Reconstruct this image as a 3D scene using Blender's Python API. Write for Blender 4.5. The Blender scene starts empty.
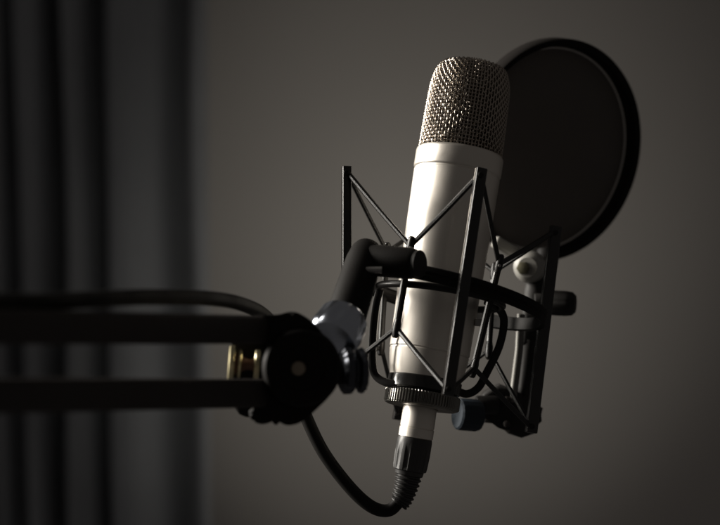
import bpy, bmesh, math, random
from mathutils import Vector, Matrix
random.seed(4)
S = bpy.context.scene
COL = S.collection
CZ = 1.2                      # height of the lens above the floor

# ------------------------------------------------------------------ camera, world, lamps, exposure
cam_d = bpy.data.cameras.new("camera")
cam = bpy.data.objects.new("camera", cam_d); COL.objects.link(cam)
cam.location = (0, -1, CZ); cam.rotation_euler = (math.radians(90), 0, 0)
cam_d.lens = 85; cam_d.sensor_width = 36
cam_d.clip_start = 0.02; cam_d.clip_end = 60
cam_d.dof.use_dof = True; cam_d.dof.focus_distance = 0.985; cam_d.dof.aperture_fstop = 5.8
S.camera = cam

W = bpy.data.worlds.new("World"); S.world = W; W.use_nodes = True
bg = W.node_tree.nodes["Background"]
bg.inputs[0].default_value = (1.0, 0.93, 0.88, 1); bg.inputs[1].default_value = 0.042

def area(name, loc, target, sx, sy, power, col, spread=180):
    l = bpy.data.lights.new(name, 'AREA'); l.shape = 'RECTANGLE'; l.size = sx; l.size_y = sy
    l.energy = power; l.color = col; l.spread = math.radians(spread)
    o = bpy.data.objects.new(name, l); COL.objects.link(o); o.location = loc
    o.rotation_euler = (Vector(target) - Vector(loc)).to_track_quat('-Z', 'Y').to_euler()
    return o
area("window_lamp", (-1.25, 0.30, CZ + 0.52), (0.06, 0.0, CZ + 0.05), 0.36, 1.0, 6.6, (1.0, 0.95, 0.87), 52)
area("wall_fill_light", (0.03, 0.05, CZ - 0.75), (0.07, 1.62, CZ + 0.03), 0.16, 0.16, 0.25, (1.0, 0.965, 0.87), 37)  # unseen lamp added to make the bright pool on the wall

S.view_settings.view_transform = 'Standard'; S.view_settings.look = 'None'
S.view_settings.exposure = 0; S.view_settings.gamma = 1
S.render.engine = 'CYCLES'

# ------------------------------------------------------------------ helpers
F = 1700.0
def P(x, y, d):               # a point seen at photo position (x, y), d metres from the lens
    return Vector(((x - 360) / F * d, d - 1, (262.5 - y) / F * d + CZ))
def px(n, d=1.0): return n / F * d

ORIG = {}
def prop(o, label=None, cat=None, kind=None):
    if label: o['label'] = label
    if cat: o['category'] = cat
    if kind: o['kind'] = kind
    return o
def thing(name, loc, label, cat):
    o = bpy.data.objects.new(name, None); COL.objects.link(o); o.location = loc
    o.empty_display_size = 0.02; ORIG[o] = Vector(loc)
    return prop(o, label, cat)
def obj(name, bm, mat, parent=None, label=None, angle=35, smooth=True):
    bmesh.ops.recalc_face_normals(bm, faces=bm.faces)
    lo = Vector([min(v.co[i] for v in bm.verts) for i in range(3)])
    hi = Vector([max(v.co[i] for v in bm.verts) for i in range(3)])
    c = (lo + hi) / 2
    for v in bm.verts: v.co -= c
    me = bpy.data.meshes.new(name); bm.to_mesh(me); bm.free()
    if smooth:
        me.polygons.foreach_set("use_smooth", [True] * len(me.polygons))
        me.set_sharp_from_angle(angle=math.radians(angle))
    me.materials.append(mat)
    o = bpy.data.objects.new(name, me); COL.objects.link(o); ORIG[o] = c
    if parent: o.parent = parent; o.location = c - ORIG[parent]
    else: o.location = c
    if label: o['label'] = label
    return o
def frame(axis, hint=Vector((0, -1, 0))):
    z = axis.normalized(); x = hint - z * hint.dot(z)
    if x.length < 1e-4: x = Vector((1, 0, 0)) - z * z.x
    x.normalize(); return x, z.cross(x), z
def tube(bm, pts, r, seg=12, cap=True, closed=False, sx=1.0, hint=None):
    """round (or flattened) tube along points; r a number or one per point"""
    pts = [Vector(p) for p in pts]; n = len(pts); rs = r if isinstance(r, (list, tuple)) else [r] * n
    rings = []; up = hint
    for i, p in enumerate(pts):
        if closed: t = pts[(i + 1) % n] - pts[i - 1]
        else: t = pts[min(i + 1, n - 1)] - pts[max(i - 1, 0)]
        t.normalize()
        if up is None: up = frame(t)[0]
        u = up - t * up.dot(t); u.normalize()
        if hint is None: up = u
        v = t.cross(u)
        rings.append([bm.verts.new(p + (u * math.cos(a) * sx + v * math.sin(a)) * rs[i])
                      for a in [2 * math.pi * k / seg for k in range(seg)]])
    for i in range(n if closed else n - 1):
        A, B = rings[i], rings[(i + 1) % n]
        for k in range(seg): bm.faces.new((A[k], A[(k + 1) % seg], B[(k + 1) % seg], B[k]))
    if cap and not closed: bm.faces.new(rings[0][::-1]); bm.faces.new(rings[-1])
    return bm
def lathe(bm, prof, o, axis, seg=64, rf=None):
    """surface of revolution; prof = (radius, height along axis)"""
    x, y, z = frame(Vector(axis)); o = Vector(o); rings = []
    for r, a in prof:
        if r < 1e-6: rings.append([bm.verts.new(o + z * a)])
        else: rings.append([bm.verts.new(o + z * a + (x * math.cos(t) + y * math.sin(t)) * (r * (rf(k, a) if rf else 1)))
                            for k, t in enumerate(2 * math.pi * k / seg for k in range(seg))])
    for A, B in zip(rings, rings[1:]):
        for k in range(seg):
            k2 = (k + 1) % seg
            if len(A) == 1 and len(B) == 1: continue
            if len(A) == 1: bm.faces.new((A[0], B[k], B[k2]))
            elif len(B) == 1: bm.faces.new((A[k], A[k2], B[0]))
            else: bm.faces.new((A[k], A[k2], B[k2], B[k]))
    return bm
def cyl(bm, p0, p1, r, r1=None, seg=32, bev=0.0006):
    p0, p1 = Vector(p0), Vector(p1); L = (p1 - p0).length; r1 = r if r1 is None else r1; b = min(bev, r * .4, L * .3)
    return lathe(bm, [(0, 0), (r - b, 0), (r - b * .3, b * .3), (r, b), (r1, L - b), (r1 - b * .3, L - b * .3), (r1 - b, L), (0, L)], p0, p1 - p0, seg)
def bar(bm, p0, p1, w, t, wdir, bev=0.0005, w1=None):
    """box from p0 to p1, width w along wdir, thickness t"""
    p0, p1 = Vector(p0), Vector(p1); x, y, z = frame(p1 - p0, Vector(wdir)); w1 = w if w1 is None else w1
    vs = []
    for p, ww in ((p0, w), (p1, w1)):
        for a, b in ((-1, -1), (1, -1), (1, 1), (-1, 1)): vs.append(bm.verts.new(p + x * a * ww / 2 + y * b * t / 2))
    fs = [bm.faces.new([vs[i] for i in f]) for f in ((3, 2, 1, 0), (4, 5, 6, 7), (0, 1, 5, 4), (1, 2, 6, 5), (2, 3, 7, 6), (3, 0, 4, 7))]
    es = list({e for f in fs for e in f.edges})
    bmesh.ops.bevel(bm, geom=es, offset=bev, segments=3, affect='EDGES', profile=0.5)
    return bm
def plate(bm, outline, t, ax, o, bev=0.001):
    """flat plate: 3D outline extruded by t along ax, both sides bevelled"""
    ax = Vector(ax).normalized()
    a = [bm.verts.new(Vector(p)) for p in outline]; b = [bm.verts.new(Vector(p) + ax * t) for p in outline]; n = len(a)
    f = [bm.faces.new(a[::-1]), bm.faces.new(b)] + [bm.faces.new((a[i], a[(i + 1) % n], b[(i + 1) % n], b[i])) for i in range(n)]
    es = [e for e in set(e for q in f[:2] for e in q.edges)]
    bmesh.ops.bevel(bm, geom=es, offset=bev, segments=3, affect='EDGES', profile=0.5)
    return bm
def spline(pts, n=8):
    pts = [Vector(p) for p in pts]; out = []
    for i in range(len(pts) - 1):
        p0 = pts[max(i - 1, 0)]; p1 = pts[i]; p2 = pts[i + 1]; p3 = pts[min(i + 2, len(pts) - 1)]
        for k in range(n):
            t = k / n
            out.append(0.5 * ((2 * p1) + (p2 - p0) * t + (2 * p0 - 5 * p1 + 4 * p2 - p3) * t * t + (3 * p1 - p0 - 3 * p2 + p3) * t ** 3))
    out.append(pts[-1]); return out
B = bmesh.new

# ------------------------------------------------------------------ materials
def mat(name, col, metal=0.0, rough=0.5, spec=0.5, rvar=0.08, cvar=0.08, scale=60, bump=0.0, bscale=400, sheen=0.0, aniso=0.0):
    m = bpy.data.materials.new(name); m.use_nodes = True; nt = m.node_tree; b = nt.nodes["Principled BSDF"]
    b.inputs["Metallic"].default_value = metal; b.inputs["Specular IOR Level"].default_value = spec
    tc = nt.nodes.new("ShaderNodeTexCoord")
    no = nt.nodes.new("ShaderNodeTexNoise"); no.inputs["Scale"].default_value = scale; no.inputs["Detail"].default_value = 5
    nt.links.new(tc.outputs["Object"], no.inputs["Vector"])
    mr = nt.nodes.new("ShaderNodeMapRange"); mr.inputs["From Min"].default_value = .3; mr.inputs["From Max"].default_value = .7
    mr.inputs["To Min"].default_value = max(rough - rvar, .03); mr.inputs["To Max"].default_value = min(rough + rvar, 1)
    nt.links.new(no.outputs["Fac"], mr.inputs["Value"]); nt.links.new(mr.outputs["Result"], b.inputs["Roughness"])
    mx = nt.nodes.new("ShaderNodeMix"); mx.data_type = 'RGBA'
    mx.inputs["A"].default_value = (*[c * (1 - cvar) for c in col], 1); mx.inputs["B"].default_value = (*[min(c * (1 + cvar), 1) for c in col], 1)
    nt.links.new(no.outputs["Fac"], mx.inputs["Factor"]); nt.links.new(mx.outputs["Result"], b.inputs["Base Color"])
    if bump:
        n2 = nt.nodes.new("ShaderNodeTexNoise"); n2.inputs["Scale"].default_value = bscale; n2.inputs["Detail"].default_value = 3
        nt.links.new(tc.outputs["Object"], n2.inputs["Vector"])
        bp = nt.nodes.new("ShaderNodeBump"); bp.inputs["Strength"].default_value = bump; bp.inputs["Distance"].default_value = 0.0005
        nt.links.new(n2.outputs["Fac"], bp.inputs["Height"]); nt.links.new(bp.outputs["Normal"], b.inputs["Normal"])
    if sheen: b.inputs["Sheen Weight"].default_value = sheen
    return m
M_BODY = mat("satin_nickel", (0.80, 0.75, 0.68), 1.0, 0.46, rvar=.08, cvar=.04, scale=38, bump=.10, bscale=2500)
M_WIRE = mat("grille_wire", (0.46, 0.40, 0.34), 1.0, 0.24, scale=300)
M_INNER_SHADE = mat("inner_shade", (0.10, 0.085, 0.07), 0.8, 0.5, bump=.6, bscale=900)  # dark colour stands in for the shade inside the mesh head
M_BLACK = mat("black_enamel", (0.015, 0.0137, 0.0128), 0.0, 0.36, spec=.25, rvar=.1, bump=.12, bscale=1500)
M_BAR = mat("glossy_black_enamel", (0.016, 0.0145, 0.0135), 0.0, 0.24, spec=.6, rvar=.06)
M_MATTE = mat("matt_black_coating", (0.013, 0.0118, 0.011), 0.0, 0.6, spec=.10, bump=.15, bscale=1200)
M_HOOP = mat("hoop_plastic", (0.014, 0.0125, 0.0115), 0.0, 0.8, spec=.05)
M_ARM = mat("painted_arm_metal", (0.050, 0.044, 0.041), 0.0, 0.6, spec=.12, bump=.1, bscale=900)
M_SOFT = mat("black_plastic", (0.016, 0.0145, 0.0135), 0.0, 0.6, spec=.28, bump=.15, bscale=1200)
M_CORD = mat("elastic_cord", (0.012, 0.011, 0.010), 0.0, 0.42, spec=.4, bump=.4, bscale=2500)
M_RUBBER = mat("cable_rubber", (0.012, 0.011, 0.010), 0.0, 0.6, spec=.15)
M_CHROME = mat("polished_steel", (0.58, 0.62, 0.70), 1.0, 0.22, rvar=.05)
M_STEEL = mat("dull_steel", (0.34, 0.33, 0.315), 1.0, 0.42)
M_BRASS = mat("brass", (0.74, 0.66, 0.42), 1.0, 0.36)
M_COPPER = mat("worn_copper_sleeve", (0.16, 0.085, 0.06), 0.5, 0.5)
M_GREY = mat("grey_plastic", (0.30, 0.29, 0.265), 0.0, 0.42)
M_BLUE = mat("blue_grey_rubber", (0.022, 0.030, 0.040), 0.0, 0.6, spec=.25)
M_FABRIC = mat("pop_fabric", (0.12, 0.108, 0.10), 0.0, 0.9, spec=.15, bump=.5, bscale=3000)
M_RING = mat("ring_highlight", (.60, .57, .53), 0.2, .35)  # pale colour stands in for the bright reflection along the fabric edge
M_WALL = mat("wall_paint", (0.50, 0.47, 0.445), 0.0, 0.8, spec=.2, scale=2.2, cvar=.05, bump=.3, bscale=90)
M_CURT = mat("curtain_cloth", (0.60, 0.615, 0.64), 0.0, 0.9, spec=.1, scale=8, cvar=.12, bump=.4, bscale=700)

# ------------------------------------------------------------------ setting: wall and curtain
bm = B()
bmesh.ops.create_grid(bm, x_segments=8, y_segments=8, size=1.6)
for v in bm.verts: v.co = Vector((v.co.x * 1.4 + .1, 1.62, v.co.y + CZ))
prop(obj("wall", bm, M_WALL, smooth=False), kind='structure')

bm = B()
nx, nz = 420, 36
grid = []
for j in range(nz + 1):
    v = j / nz; t = 1 - v; row = []                    # t runs from the top to the bottom
    for i in range(nx + 1):
        u = i / nx
        y = 0
        for c, w, dr, dp in ((.10, .03, .02, .05), (.25, .03, -.02, .06), (.40, .03, .02, .05), (.55, .025, .01, .05), (.655, .02, .01, .06), (.706, .009, .012, .11),
                             (.768, .0105, .030, .14), (.838, .0095, .0, .14), (.952 + .012 * t, .021 - .009 * t, .014, .16)):
            q = (u - c - dr * (t - .5) - .005 * math.sin(t * 7 + c * 40) - .002 * math.sin(t * 17 + c * 90)) / (w * (1 + .25 * math.sin(t * 5 + c * 23)))
            y += dp * math.exp(-q * q)
        y += -.022 * math.cos((u - .90) * 42) * (.4 + .6 * t) + .004 * math.sin(u * 61 + 3 * v) + .006 * math.sin(u * 17 + 5 * v)
        row.append(bm.verts.new((-1.15 + u * 0.940 + .003 * math.sin(v * 7), 1.36 + y, CZ + .9 - t * 1.8)))
    grid.append(row)
for j in range(nz):
    for i in range(nx): bm.faces.new((grid[j][i], grid[j][i + 1], grid[j + 1][i + 1], grid[j + 1][i]))
bmesh.ops.solidify(bm, geom=bm.faces[:], thickness=.003)
prop(obj("curtain", bm, M_CURT, angle=80), "dark grey curtain hanging in soft vertical folds beside the bare wall", "curtain")

# ------------------------------------------------------------------ microphone
B0 = P(424, 388, 1.0); T0 = P(475, 57, 1.031)
AX = (T0 - B0).normalized(); L = (T0 - B0).length; k = L / .2
EX, EY, EZ = frame(AX, Vector((1, 0, 0)))              # EX to the right in the picture
mic = thing("microphone", B0, "silver large-diaphragm condenser microphone with wire mesh head, held upright in the black shock mount", "microphone")
prof = [(.0100, -.0005), (.0195, -.0005), (.0203, .0003), (.0208, .004), (.0222, .010), (.0232, .0165), (.0236, .0202), (.02335, .0207), (.02335, .0212), (.0238, .0217),
        (.0252, .085), (.0259, .1271), (.0256, .1275), (.0256, .1281), (.0261, .1287), (.0264, .1294), (.0264, .1387), (.0261, .1398), (.0254, .1406), (.0243, .1409), (.0238, .1409)]
obj("body", lathe(B(), [(r, a * k) for r, a in prof], B0, AX, 128), M_BODY, mic, angle=30)
gp = spline([Vector((r, a * k, 0)) for r, a in ((.0246, .1402), (.0243, .156), (.0238, .174), (.0232, .1822), (.0216, .1888), (.0190, .1932), (.0130, .1946), (.0, .1949))], 24)
def resample(pts, step):
    out = [pts[0].copy()]; acc = 0
    for a, b in zip(pts, pts[1:]):
        l = (b - a).length
        while acc + l >= step:
            t = (step - acc) / l; a = a + (b - a) * t; out.append(a.copy()); l = (b - a).length; acc = 0
        acc += l
    return out
STEP = .00215
rows = resample(gp, STEP); rows = [p for p in rows if p.x > .0035]
NW = 74; AMP = .00062; RW = .00043
def gpt(p, th, off, nrm): return B0 + AX * (p.y + nrm.y * off) + (EX * math.cos(th) + EY * math.sin(th)) * (p.x + nrm.x * off)
nr = []
for i, p in enumerate(rows):
    t = rows[min(i + 1, len(rows) - 1)] - rows[max(i - 1, 0)]; nr.append(Vector((t.y, -t.x, 0)).normalized())
bm = B()
for w in range(NW):
    th = 2 * math.pi * w / NW; pts = []
    for j, p in enumerate(rows):
        if p.x < .006 and w % 2: break
        s = 1 if (w + j) % 2 else -1
        pts.append(gpt(p, th, s * AMP, nr[j]))
        if j + 1 < len(rows): pts.append(gpt((p + rows[j + 1]) / 2, th, 0, (nr[j] + nr[j + 1]) / 2))
    tube(bm, pts, RW, 5, cap=False)
for j, p in enumerate(rows):
    pts = []
    for w in range(NW):
        s = -1 if (w + j) % 2 else 1
        pts.append(gpt(p, 2 * math.pi * w / NW, s * AMP * .45 - .0003, nr[j])); pts.append(gpt(p, 2 * math.pi * (w + .5) / NW, -.0003, nr[j]))
    tube(bm, pts, RW, 5, closed=True)
gr = obj("grille", bm, M_WIRE, mic, angle=70)
rows2 = [p for p in resample([Vector((max(p.x - .0019, 0), p.y - .0014, 0)) for p in gp], .00135) if p.x > .004]
nr2 = []
for i, p in enumerate(rows2):
    t = rows2[min(i + 1, len(rows2) - 1)] - rows2[max(i - 1, 0)]; nr2.append(Vector((t.y, -t.x, 0)).normalized())
bm = B(); N2 = 112
for w in range(N2):
    tube(bm, [gpt(p, 2 * math.pi * w / N2, .00025 if (w + j) % 2 else -.00025, nr2[j]) for j, p in enumerate(rows2) if p.x > .009 or w % 2 == 0], .00026, 4, cap=False)
for j, p in enumerate(rows2):
    tube(bm, [gpt(p, 2 * math.pi * w / N2, -.00025 if (w + j) % 2 else .00025, nr2[j]) for w in range(N2)], .00026, 4, closed=True)
obj("inner_mesh", bm, M_WIRE, gr, angle=80)
obj("inner_shade", lathe(B(), [(max(p.x - .0040, 0), p.y - .003) for p in gp], B0, AX, 64), M_INNER_SHADE, gr)  # solid dark shell put in as the darkness behind the mesh

# ------------------------------------------------------------------ shock mount
RC = P(446, 296, 1.0)                                  # centre of its outer ring
shock = thing("shock_mount", RC, "black spider shock mount with flat uprights and elastic cords around the silver microphone", "shock mount")
NA = Vector((math.sin(math.radians(14.5)), math.sin(math.radians(10)), math.cos(math.radians(14.5)))).normalized()
RX = frame(NA, Vector((1, 0, 0)))[0]; RF = -NA.cross(RX); RF = RF if RF.y < 0 else -RF       # right, towards the lens
RR = px(100)
def ringpt(th, r=RR, h=0): return RC + (RX * math.cos(th) + RF * math.sin(th)) * r + NA * h
bm = B(); sec = [(-.0013, -.0036), (.0008, -.0043), (.0015, -.0037), (.0015, -.0010), (.0009, -.0004), (.0009, .0004), (.0015, .0010), (.0015, .0037), (.0008, .0043), (-.0013, .0036)]
N = 120; rr = []
for i in range(N):
    th = 2 * math.pi * i / N
    rr.append([bm.verts.new(ringpt(th, RR + a, b)) for a, b in sec])
for i in range(N):
    for q in range(len(sec)):
        q2 = (q + 1) % len(sec); bm.faces.new((rr[i][q], rr[i][q2], rr[(i + 1) % N][q2], rr[(i + 1) % N][q]))
outer = obj("outer_ring", bm, M_MATTE, shock)
# uprights: (top, bottom) as flat bars standing on the ring
UP = {'L': (P(346.5, 166, 1.000), P(346.5, 372, .992)), 'F': (P(481.5, 168, .948), P(447.5, 396, .926)),
      'R': (P(556, 226, 1.020), P(531, 433, 1.003)), 'K': (P(434, 214, 1.075), P(397, 420, 1.062))}
WD = {'L': (5.5, 4.2), 'F': (6.3, 4.0), 'R': (7.0, 4.0), 'K': (6.0, 4.0)}
for n, (a, b) in UP.items():
    w, t = WD[n]
    u = obj("upright", bar(B(), b, a, w / 1000, t / 1000, (1, .35, 0), .0007), M_BAR, shock)
    for p, q in ((a, b), (b, a)):
        bm = B(); s = (p - q).normalized(); cyl(bm, p - s * .004 + Vector((0, -.0032, 0)), p - s * .004 + Vector((0, .0032, 0)), .0016, seg=16, bev=.0003)
        obj("cord_pin", bm, M_BLACK, u)
# inner cradle
CR = P(440, 297, 1.0); cr = px(63)
def cage(th, r=cr, h=0): return CR + (EX * math.cos(th) - EY * math.sin(th) * (1 if EY.y > 0 else -1)) * r + AX * h
bm = B(); tube(bm, [cage(2 * math.pi * i / 96) for i in range(96)], .0021, 12, closed=True)
cradle = obj("inner_cradle", bm, M_BLACK, shock)
bm = B(); lathe(bm, [(.0185, .0052 * k), (.0212, .0056 * k), (.0218, .0050 * k), (.0218, -.0014), (.0210, -.0022), (.0165, -.0022), (.0165, .002), (.0185, .0052 * k)], B0, AX, 96)
obj("base_collar", bm, M_BAR, cradle)
bm = B(); NK = 72
lathe(bm, [(.0105, -.0026), (.0205, -.0026), (.0222, -.0032), (.0224, -.0040), (.0224, -.0104), (.0220, -.0112), (.0205, -.0118), (.0105, -.0118)], B0, AX, NK * 4,
      rf=lambda q, a: (1, 1.0, .965, .965)[q % 4] if -.0106 < a < -.0038 else .985)
obj("knurled_nut", bm, mat("knurled_black_metal", (.22, .21, .19), .95, .30), cradle, angle=20)
def legpath(*p): return spline(p, 7)
LEG = [legpath(P(408, 384, .985), P(390, 383.5, .990), P(377, 377, .994), P(372.5, 364, .995), P(373, 335, .995), P(376, 306, .996), P(380, 290, .999)),
       legpath(P(452, 388, 1.008), P(466, 394, 1.010), P(478, 388, 1.012), P(486, 374, 1.012), P(499, 347, 1.012), P(504, 322, 1.012), P(499, 309, 1.008), P(486, 301, 1.0))]
for lp in LEG:
    obj("cradle_leg", tube(B(), lp, .0024, 12, sx=.55, hint=Vector((0, -1, 0))), M_BLACK, cradle)
# hooks of the cradle (upper eye, rod, lower eye)
HK = {'A': (P(410.5, 246, .967), P(396.5, 328, .965)), 'B': (P(499, 264, .974), P(474, 368, .972)),
      'C': (P(494, 272, 1.045), P(489, 350, 1.030)), 'D': (P(387, 252, 1.025), P(381, 346, 1.020))}
for n, (a, b) in HK.items():
    s = (a - b).normalized(); bm = B()
    tube(bm, spline([a, a - s * .010, (a + b) / 2, b + s * .010, b], 5), .0021 if n in 'AB' else .0018, 10)
    h = obj("hook_rod", bm, M_BLACK, cradle)
    for p in (a, b):
        bm = B(); tube(bm, [p - s * .0058, p - s * .0050, p - s * .002, p + s * .002, p + s * .0050, p + s * .0058], [.0016, .0027, .0034, .0034, .0027, .0016], 14, sx=.7, hint=Vector((1, 0, 0)))
        obj("hook_eye", bm, M_BLACK, h)
    bm = B(); cyl(bm, a + Vector((0, -.0026, -.001)), a + Vector((0, -.0042, -.001)), .0009, seg=14, bev=.0003)
    obj("rivet", bm, M_STEEL, h)
bm = B(); bar(bm, P(474.5, 322.5, 1.0), P(483.5, 322.8, 1.0), .0042, .003, (0, 0, 1), .0006)
obj("lit_patch_block", bm, M_STEEL, cradle)  # bright steel block added in place of a lit patch on the cradle
# elastic cords
for e, i in ((0, 1), (1, -1)):
    for u, hs in (('L', 'AD'), ('F', 'AB'), ('R', 'BC'), ('K', 'CD')):
        p = UP[u][e]; s = (UP[u][0] - UP[u][1]).normalized() * i
        for hh in hs:
            q = HK[hh][e]; off = (q - p).normalized()
            p1 = p - s * .003 + off * .0008
            mid = (p1 + q) / 2 + Vector((0, 0, -.0004))
            obj("elastic_cord", tube(B(), spline([p1, mid, q], 8), .00145 if hh in 'AB' else .0013, 8), M_CORD, shock)
# swivel that carries the mount
bm = B(); cyl(bm, P(358, 259, .948), P(417, 264, .934), px(15), seg=40, bev=.003)
sw = obj("swivel_barrel", bm, M_MATTE, shock)
bm = B(); lathe(bm, [(0, 0), (px(9), 0), (px(13), .0012), (px(13), .004), (0, .0045)], P(414, 264, .9345), P(417, 264, .9335) - P(414, 264, .9345), 32)
obj("end_cap", bm, M_SOFT, sw)
bm = B(); tube(bm, [P(366, 270, .930), P(382, 270, .929)], .0019, 12); obj("pale_bar", bm, M_STEEL, sw)  # small steel bar put in for a pale mark on the barrel
bm = B(); a, b = P(366, 254, .949), P(343, 326, .912)
d = (b - a).normalized()
tube(bm, [a - d * .006, a - d * .005, a - d*.002, a + d * .006, (a + b) / 2, b - d * .002, b], [.003, .0074, .0088, .0100, .0106, .0110, .0105], 36)
obj("swivel_arm", bm, M_MATTE, shock)

# ------------------------------------------------------------------ pop filter
PC = P(549.5, 151.5, 1.12); pr = px(112, 1.12)
yaw, pit = math.radians(33), math.radians(-11)
PN = Vector((math.sin(yaw) * math.cos(pit), -math.cos(yaw) * math.cos(pit), math.sin(pit)))
pop = thing("pop_filter", P(530, 428, 1.07), "round black fabric pop filter on a clamp behind the microphone head", "pop filter")
FC = P(555.5, 151.2, 1.118)
hp = [(pr * .935, .0), (pr * .975, .0012), (pr * .99, .0010), (pr, -.0004), (pr, -.0092), (pr * .99, -.0104), (pr * .95, -.0104), (pr * .925, -.0100), (pr * .915, -.0092), (pr * .930, -.0078), (pr * .938, -.0064), (pr * .935, .0)]
hoop = obj("hoop", lathe(B(), hp, FC, PN, 160), M_HOOP, pop)
bm = B(); NR = 10
lathe(bm, [(pr * .93 * q / NR, -.0086 + .0012 * math.sin(q * 1.1)* .2) for q in range(NR + 1)], FC, PN, 96); obj("fabric", bm, M_FABRIC, hoop)
bx, by, bz = frame(PN)
obj("retaining_ring_highlight", tube(B(), [FC - PN * .0088 + (bx * math.cos(q) + by * math.sin(q)) * pr * .912 for q in [2 * math.pi * i / 120 for i in range(120)]], .00075, 8, closed=True), M_RING, hoop)  # pale bead added to draw the highlight line inside the hoop
bm = B(); bar(bm, P(494, 241, 1.085), P(522, 257, 1.095), .0080, .007, (0, 0, 1), .002); obj("hoop_bracket", bm, M_GREY, pop)
bm = B(); lathe(bm, [(0, -.0105), (.0062, -.0105), (.0095, -.007), (.0105, 0), (.0095, .007), (.0062, .0105), (0, .0105)], P(530, 267, 1.085), P(523, 268, 1.06) - P(530, 267, 1.085), 40)
jt = obj("tilt_joint", bm, M_GREY, pop)
bm = B(); q = P(523, 268, 1.0742); v = (P(521, 268, 1.06) - P(530, 267, 1.085)).normalized(); cyl(bm, q + v * -.004, q + v * .0016, .0042, seg=6, bev=.0005); obj("hex_screw", bm, mat("dark_screw", (.16, .15, .10), .7, .4), jt)
bm = B(); tube(bm, spline([P(548, 252, 1.10), P(545, 268, 1.096), P(537, 285, 1.09), P(534, 305, 1.085), P(533, 330, 1.08)], 6), [.0075] * 24 + [.0085], 20)
obj("neck", bm, M_SOFT, pop)
bm = B(); cyl(bm, P(534, 302, 1.08), P(549, 302.5, 1.08), .0055, seg=24)
kn = obj("knob_shaft", bm, M_SOFT, pop)
bm = B()
lathe(bm, [(0, 0), (.0055, 0), (.0076, .0018), (.0080, .006), (.0080, .0135), (.0074, .0175), (.0055, .0195), (0, .0198)], P(545, 302.5, 1.08), P(575, 304, 1.075) - P(545, 302.5, 1.08), 48, rf=lambda q, a: 1 if q % 6 < 4 else .955)
obj("knob", bm, M_SOFT, pop)
bm = B(); bar(bm, P(534, 312, 1.078), P(532, 348, 1.075), .0150, .014, (1, 0, 0), .003, w1=.0165); obj("post_block", bm, M_SOFT, pop)
bm = B(); tube(bm, [P(531, 340, 1.076), P(527, 400, 1.074), P(526, 420, 1.074)], .0082, 24); obj("post", bm, M_SOFT, pop)
bm = B(); tube(bm, [P(521, 314, 1.066), P(519, 350, 1.066), P(512.5, 402, 1.066)], .0026, 16); obj("guide_rod", bm, mat("dim_steel", (.17, .165, .155), 1.0, .5), pop)
bm = B()
out = [P(x, y, 1.065) for x, y in ((484, 393), (500, 385), (516, 391), (536, 402), (543.5, 409), (538, 420), (535, 434), (522, 438.5), (508, 434), (500, 424), (484, 423), (476, 408))]
plate(bm, out, .018, (0, 1, 0), None, .0025); cl = obj("clamp_block", bm, M_SOFT, pop, angle=40)
bm = B(); cyl(bm, P(476, 405, 1.058), P(497, 405, 1.060), .0058, seg=24); obj("clamp_screw", bm, M_SOFT, cl)
bm = B(); lathe(bm, [(0, 0), (.0085, 0), (.0096, .0010), (.0100, .003), (.0100, .0125), (.0092, .0150), (0, .0155)], P(457, 414, 1.050), P(482, 416, 1.056) - P(457, 414, 1.050), 64, rf=lambda q, a: 1 if q % 4 < 3 else .97)
obj("clamp_knob", bm, M_BLUE, cl, label="blue-grey rubber clamp knob")
for x, y in ((507, 400), (507, 424)):
    bm = B(); cyl(bm, P(x, y, 1.066), P(x, y, 1.0625), .0022, seg=18); obj("clamp_bolt", bm, M_ARM, cl)

# ------------------------------------------------------------------ boom arm
arm = thing("boom_arm", P(290, 369, .875), "black twin-tube boom arm reaching in from the left to hold the shock mount", "microphone arm")
for (x0, y0, x1, y1, h) in ((-40, 326, 275, 330, 30.5), (-40, 396, 275, 393, 30.5)):
    bm = B(); a, b = P(x0, y0, .66), P(x1, y1, .880); a = b + (a - b) * 2.2
    bar(bm, a, b, px(h, .80), px(h, .80) * .7, (0, 0, 1), .0022); obj("arm_tube", bm, M_ARM, arm)
def disc(cx, cy, r, d, t, m, name, par=arm):
    bm = B(); c = P(cx, cy, d); n = Vector((.12, -1, .05)).normalized()
    lathe(bm, [(0, 0), (r * .55, 0), (r * .60, .0008), (r * .9, .0002), (r * .97, -.0012), (r, -.004), (r, -t + .003), (r * .97, -t), (0, -t)], c, n, 72)
    return obj(name, bm, m, par)
d1 = disc(302, 368, px(40, .86), .858, .006, M_MATTE, "joint_disc")
def cheek(pts, d, t):
    bm = B(); q = spline([P(x, y, d) for x, y in pts] + [P(*pts[0], d)], 5)[:-1]; plate(bm, q, t, (0, 1, 0), None, .002); return obj("joint_cheek", bm, M_MATTE, arm)
cheek(((244, 317), (262, 315), (277, 315), (292, 312), (306, 318), (319, 330), (330, 348), (337, 368), (332, 392), (318, 408), (303, 421), (293, 425), (285, 425), (276, 421), (266, 424), (259, 424), (252, 420), (249, 411), (262, 398), (262, 338), (244, 330)), .863, .010)
cheek(((233, 320), (275, 318), (300, 340), (310, 370), (300, 400), (270, 415), (234, 408)), .895, .008)
bm = B(); c = P(298, 368.5, .8575); cyl(bm, c + Vector((0, .004, 0)), c + Vector((.0003, -.0028, .0001)), px(7.5, .86), seg=28, bev=.0015)
obj("pivot_bolt", bm, mat("bronze_bolt", (.30, .25, .19), .8, .45), d1)
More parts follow.
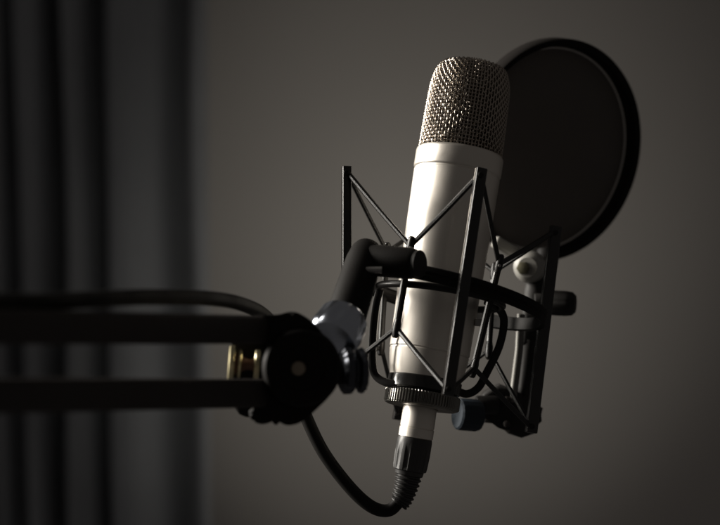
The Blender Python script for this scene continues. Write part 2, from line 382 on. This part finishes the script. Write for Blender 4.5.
# brass spool between the two tubes
s0 = P(227, 363, .885); sx = (P(262, 365.5, .8862) - s0); q = sx.length / 36
bm = B(); lathe(bm, [(0, 1.5 * q), (16 * q, 1.5 * q), (18.5 * q, 2.5 * q), (18.5 * q, 7 * q), (17 * q, 8 * q), (0, 8 * q)], s0, sx, 48)
spool = obj("spring_spool", bm, M_BRASS, arm)
bm = B(); lathe(bm, [(0, 11 * q), (13.5 * q, 11 * q), (15 * q, 12 * q), (15 * q, 14 * q), (13.5 * q, 15 * q), (0, 15 * q)], s0, sx, 48); obj("washer", bm, M_BRASS, spool)
bm = B(); lathe(bm, [(0, 28 * q), (14.5 * q, 28 * q), (15.5 * q, 29 * q), (15.5 * q, 33 * q), (14 * q, 34 * q), (0, 34 * q)], s0, sx, 48); obj("washer", bm, M_BRASS, spool)
bm = B(); lathe(bm, [(0, 7 * q), (11 * q, 7 * q), (11 * q, 11 * q), (9 * q, 14 * q), (6 * q, 20 * q), (5.5 * q, 24 * q), (7 * q, 29 * q), (0, 29 * q)], s0, sx, 40); obj("spool_core", bm, M_COPPER, spool)
# collar and thumb knob at the end of the arm
c0, c1 = P(344, 319, .905), P(331, 341, .892); cv = c1 - c0; cl_ = cv.length
bm = B(); lathe(bm, [(.006, -.0010), (px(23, .90), -.0008), (px(25.5, .90), .0010), (px(27, .90), cl_ * .5), (px(28, .90), cl_ * .72), (px(26.5, .90), cl_ * .9), (px(24, .90), cl_), (0, cl_)], c0, cv, 80, rf=lambda q, a: 1 if not .0012 < a < cl_ * .85 else (1, 1, .985, .955, .945, .945, .955, .985)[q % 8])
obj("collar", bm, M_CHROME, arm)
bm = B(); lathe(bm, [(0, 0), (px(20, .88), 0), (px(23, .90), .0015), (px(23, .90), .0050), (px(21, .88), .0062), (px(14, .88), .0070), (px(14, .88), .0085), (px(22, .88), .0092), (px(23, .90), .0110), (px(21, .88), .0125), (0, .0128)], P(341, 371, .882), Vector((1, .25, 0)), 60, rf=lambda q, a: 1 if q % 5 < 3 else .95)
obj("thumb_knob", bm, mat("dark_blued_steel", (.06, .064, .075), .8, .3), arm)
bm = B(); cyl(bm, P(318, 371, .880), P(342, 371, .883), px(13, .88), seg=28); obj("knob_stem", bm, M_SOFT, arm)

# ------------------------------------------------------------------ cable
cab = thing("microphone_cable", P(416, 437, 1.0), "black microphone cable running along the boom arm and looping up to the microphone base", "cable")
c_in = P(-40, 303, .66)
path = spline([c_in + (c_in - P(100, 299, .755)) * 2.2, c_in, P(40, 302, .71), P(100, 299, .755), P(150, 297, .80), P(210, 298.5, .86), P(244, 305, .905), P(268, 319, .95), P(286, 350, .98), P(296, 390, .996), P(307, 419, .996),
               P(322, 450, .996), P(341, 477, .996), P(360, 498, .996), P(376, 509, .996), P(390, 510, .996), P(400, 500, .997)], 8)
obj("cord", tube(B(), path, .0038, 16), M_RUBBER, cab)
K0 = P(422, 396, 1.0); K1 = P(415.5, 438, .9985); KV = K1 - K0; kl = KV.length
bm = B(); lathe(bm, [(0, 0), (.0097, 0), (.0099, .0005), (.0101, kl * .74), (.0098, kl * .745), (.0098, kl * .765), (.0102, kl * .77), (.0102, kl * .98), (.0096, kl), (0, kl)], K0, KV, 64)
con = obj("connector_shell", bm, M_BODY, cab)
G0 = P(415.5, 437, .9985); G1 = P(409.5, 471, .9975); GV = G1 - G0; gl = GV.length
bm = B(); lathe(bm, [(0, 0), (.0093, 0), (.0100, .0006), (.0103, .0025), (.0103, gl * .25), (.0104, gl * .5), (.0101, gl * .85), (.0098, gl * .97), (.0085, gl), (0, gl)], G0, GV, 96,
      rf=lambda q_, a: (1 if q_ % 8 < 4 else .945) if gl * .25 < a < gl * .95 else 1.0)
obj("connector_grip", bm, mat("grip_rubber", (.035, .034, .033), 0, .45), con, angle=25)
bt = spline([G1, P(406.5, 485, .997), P(402, 499, .997), P(398.5, 504, .997)], 14); rs = []
for i in range(len(bt)):
    t = i / (len(bt) - 1); rs.append((.0086 - .0032 * t) * (1.0 if (i % 4) < 2 or i < 6 else .86))
obj("strain_relief", tube(B(), bt, rs, 28), mat("relief_rubber", (.03, .029, .028), 0, .42), con, angle=25)
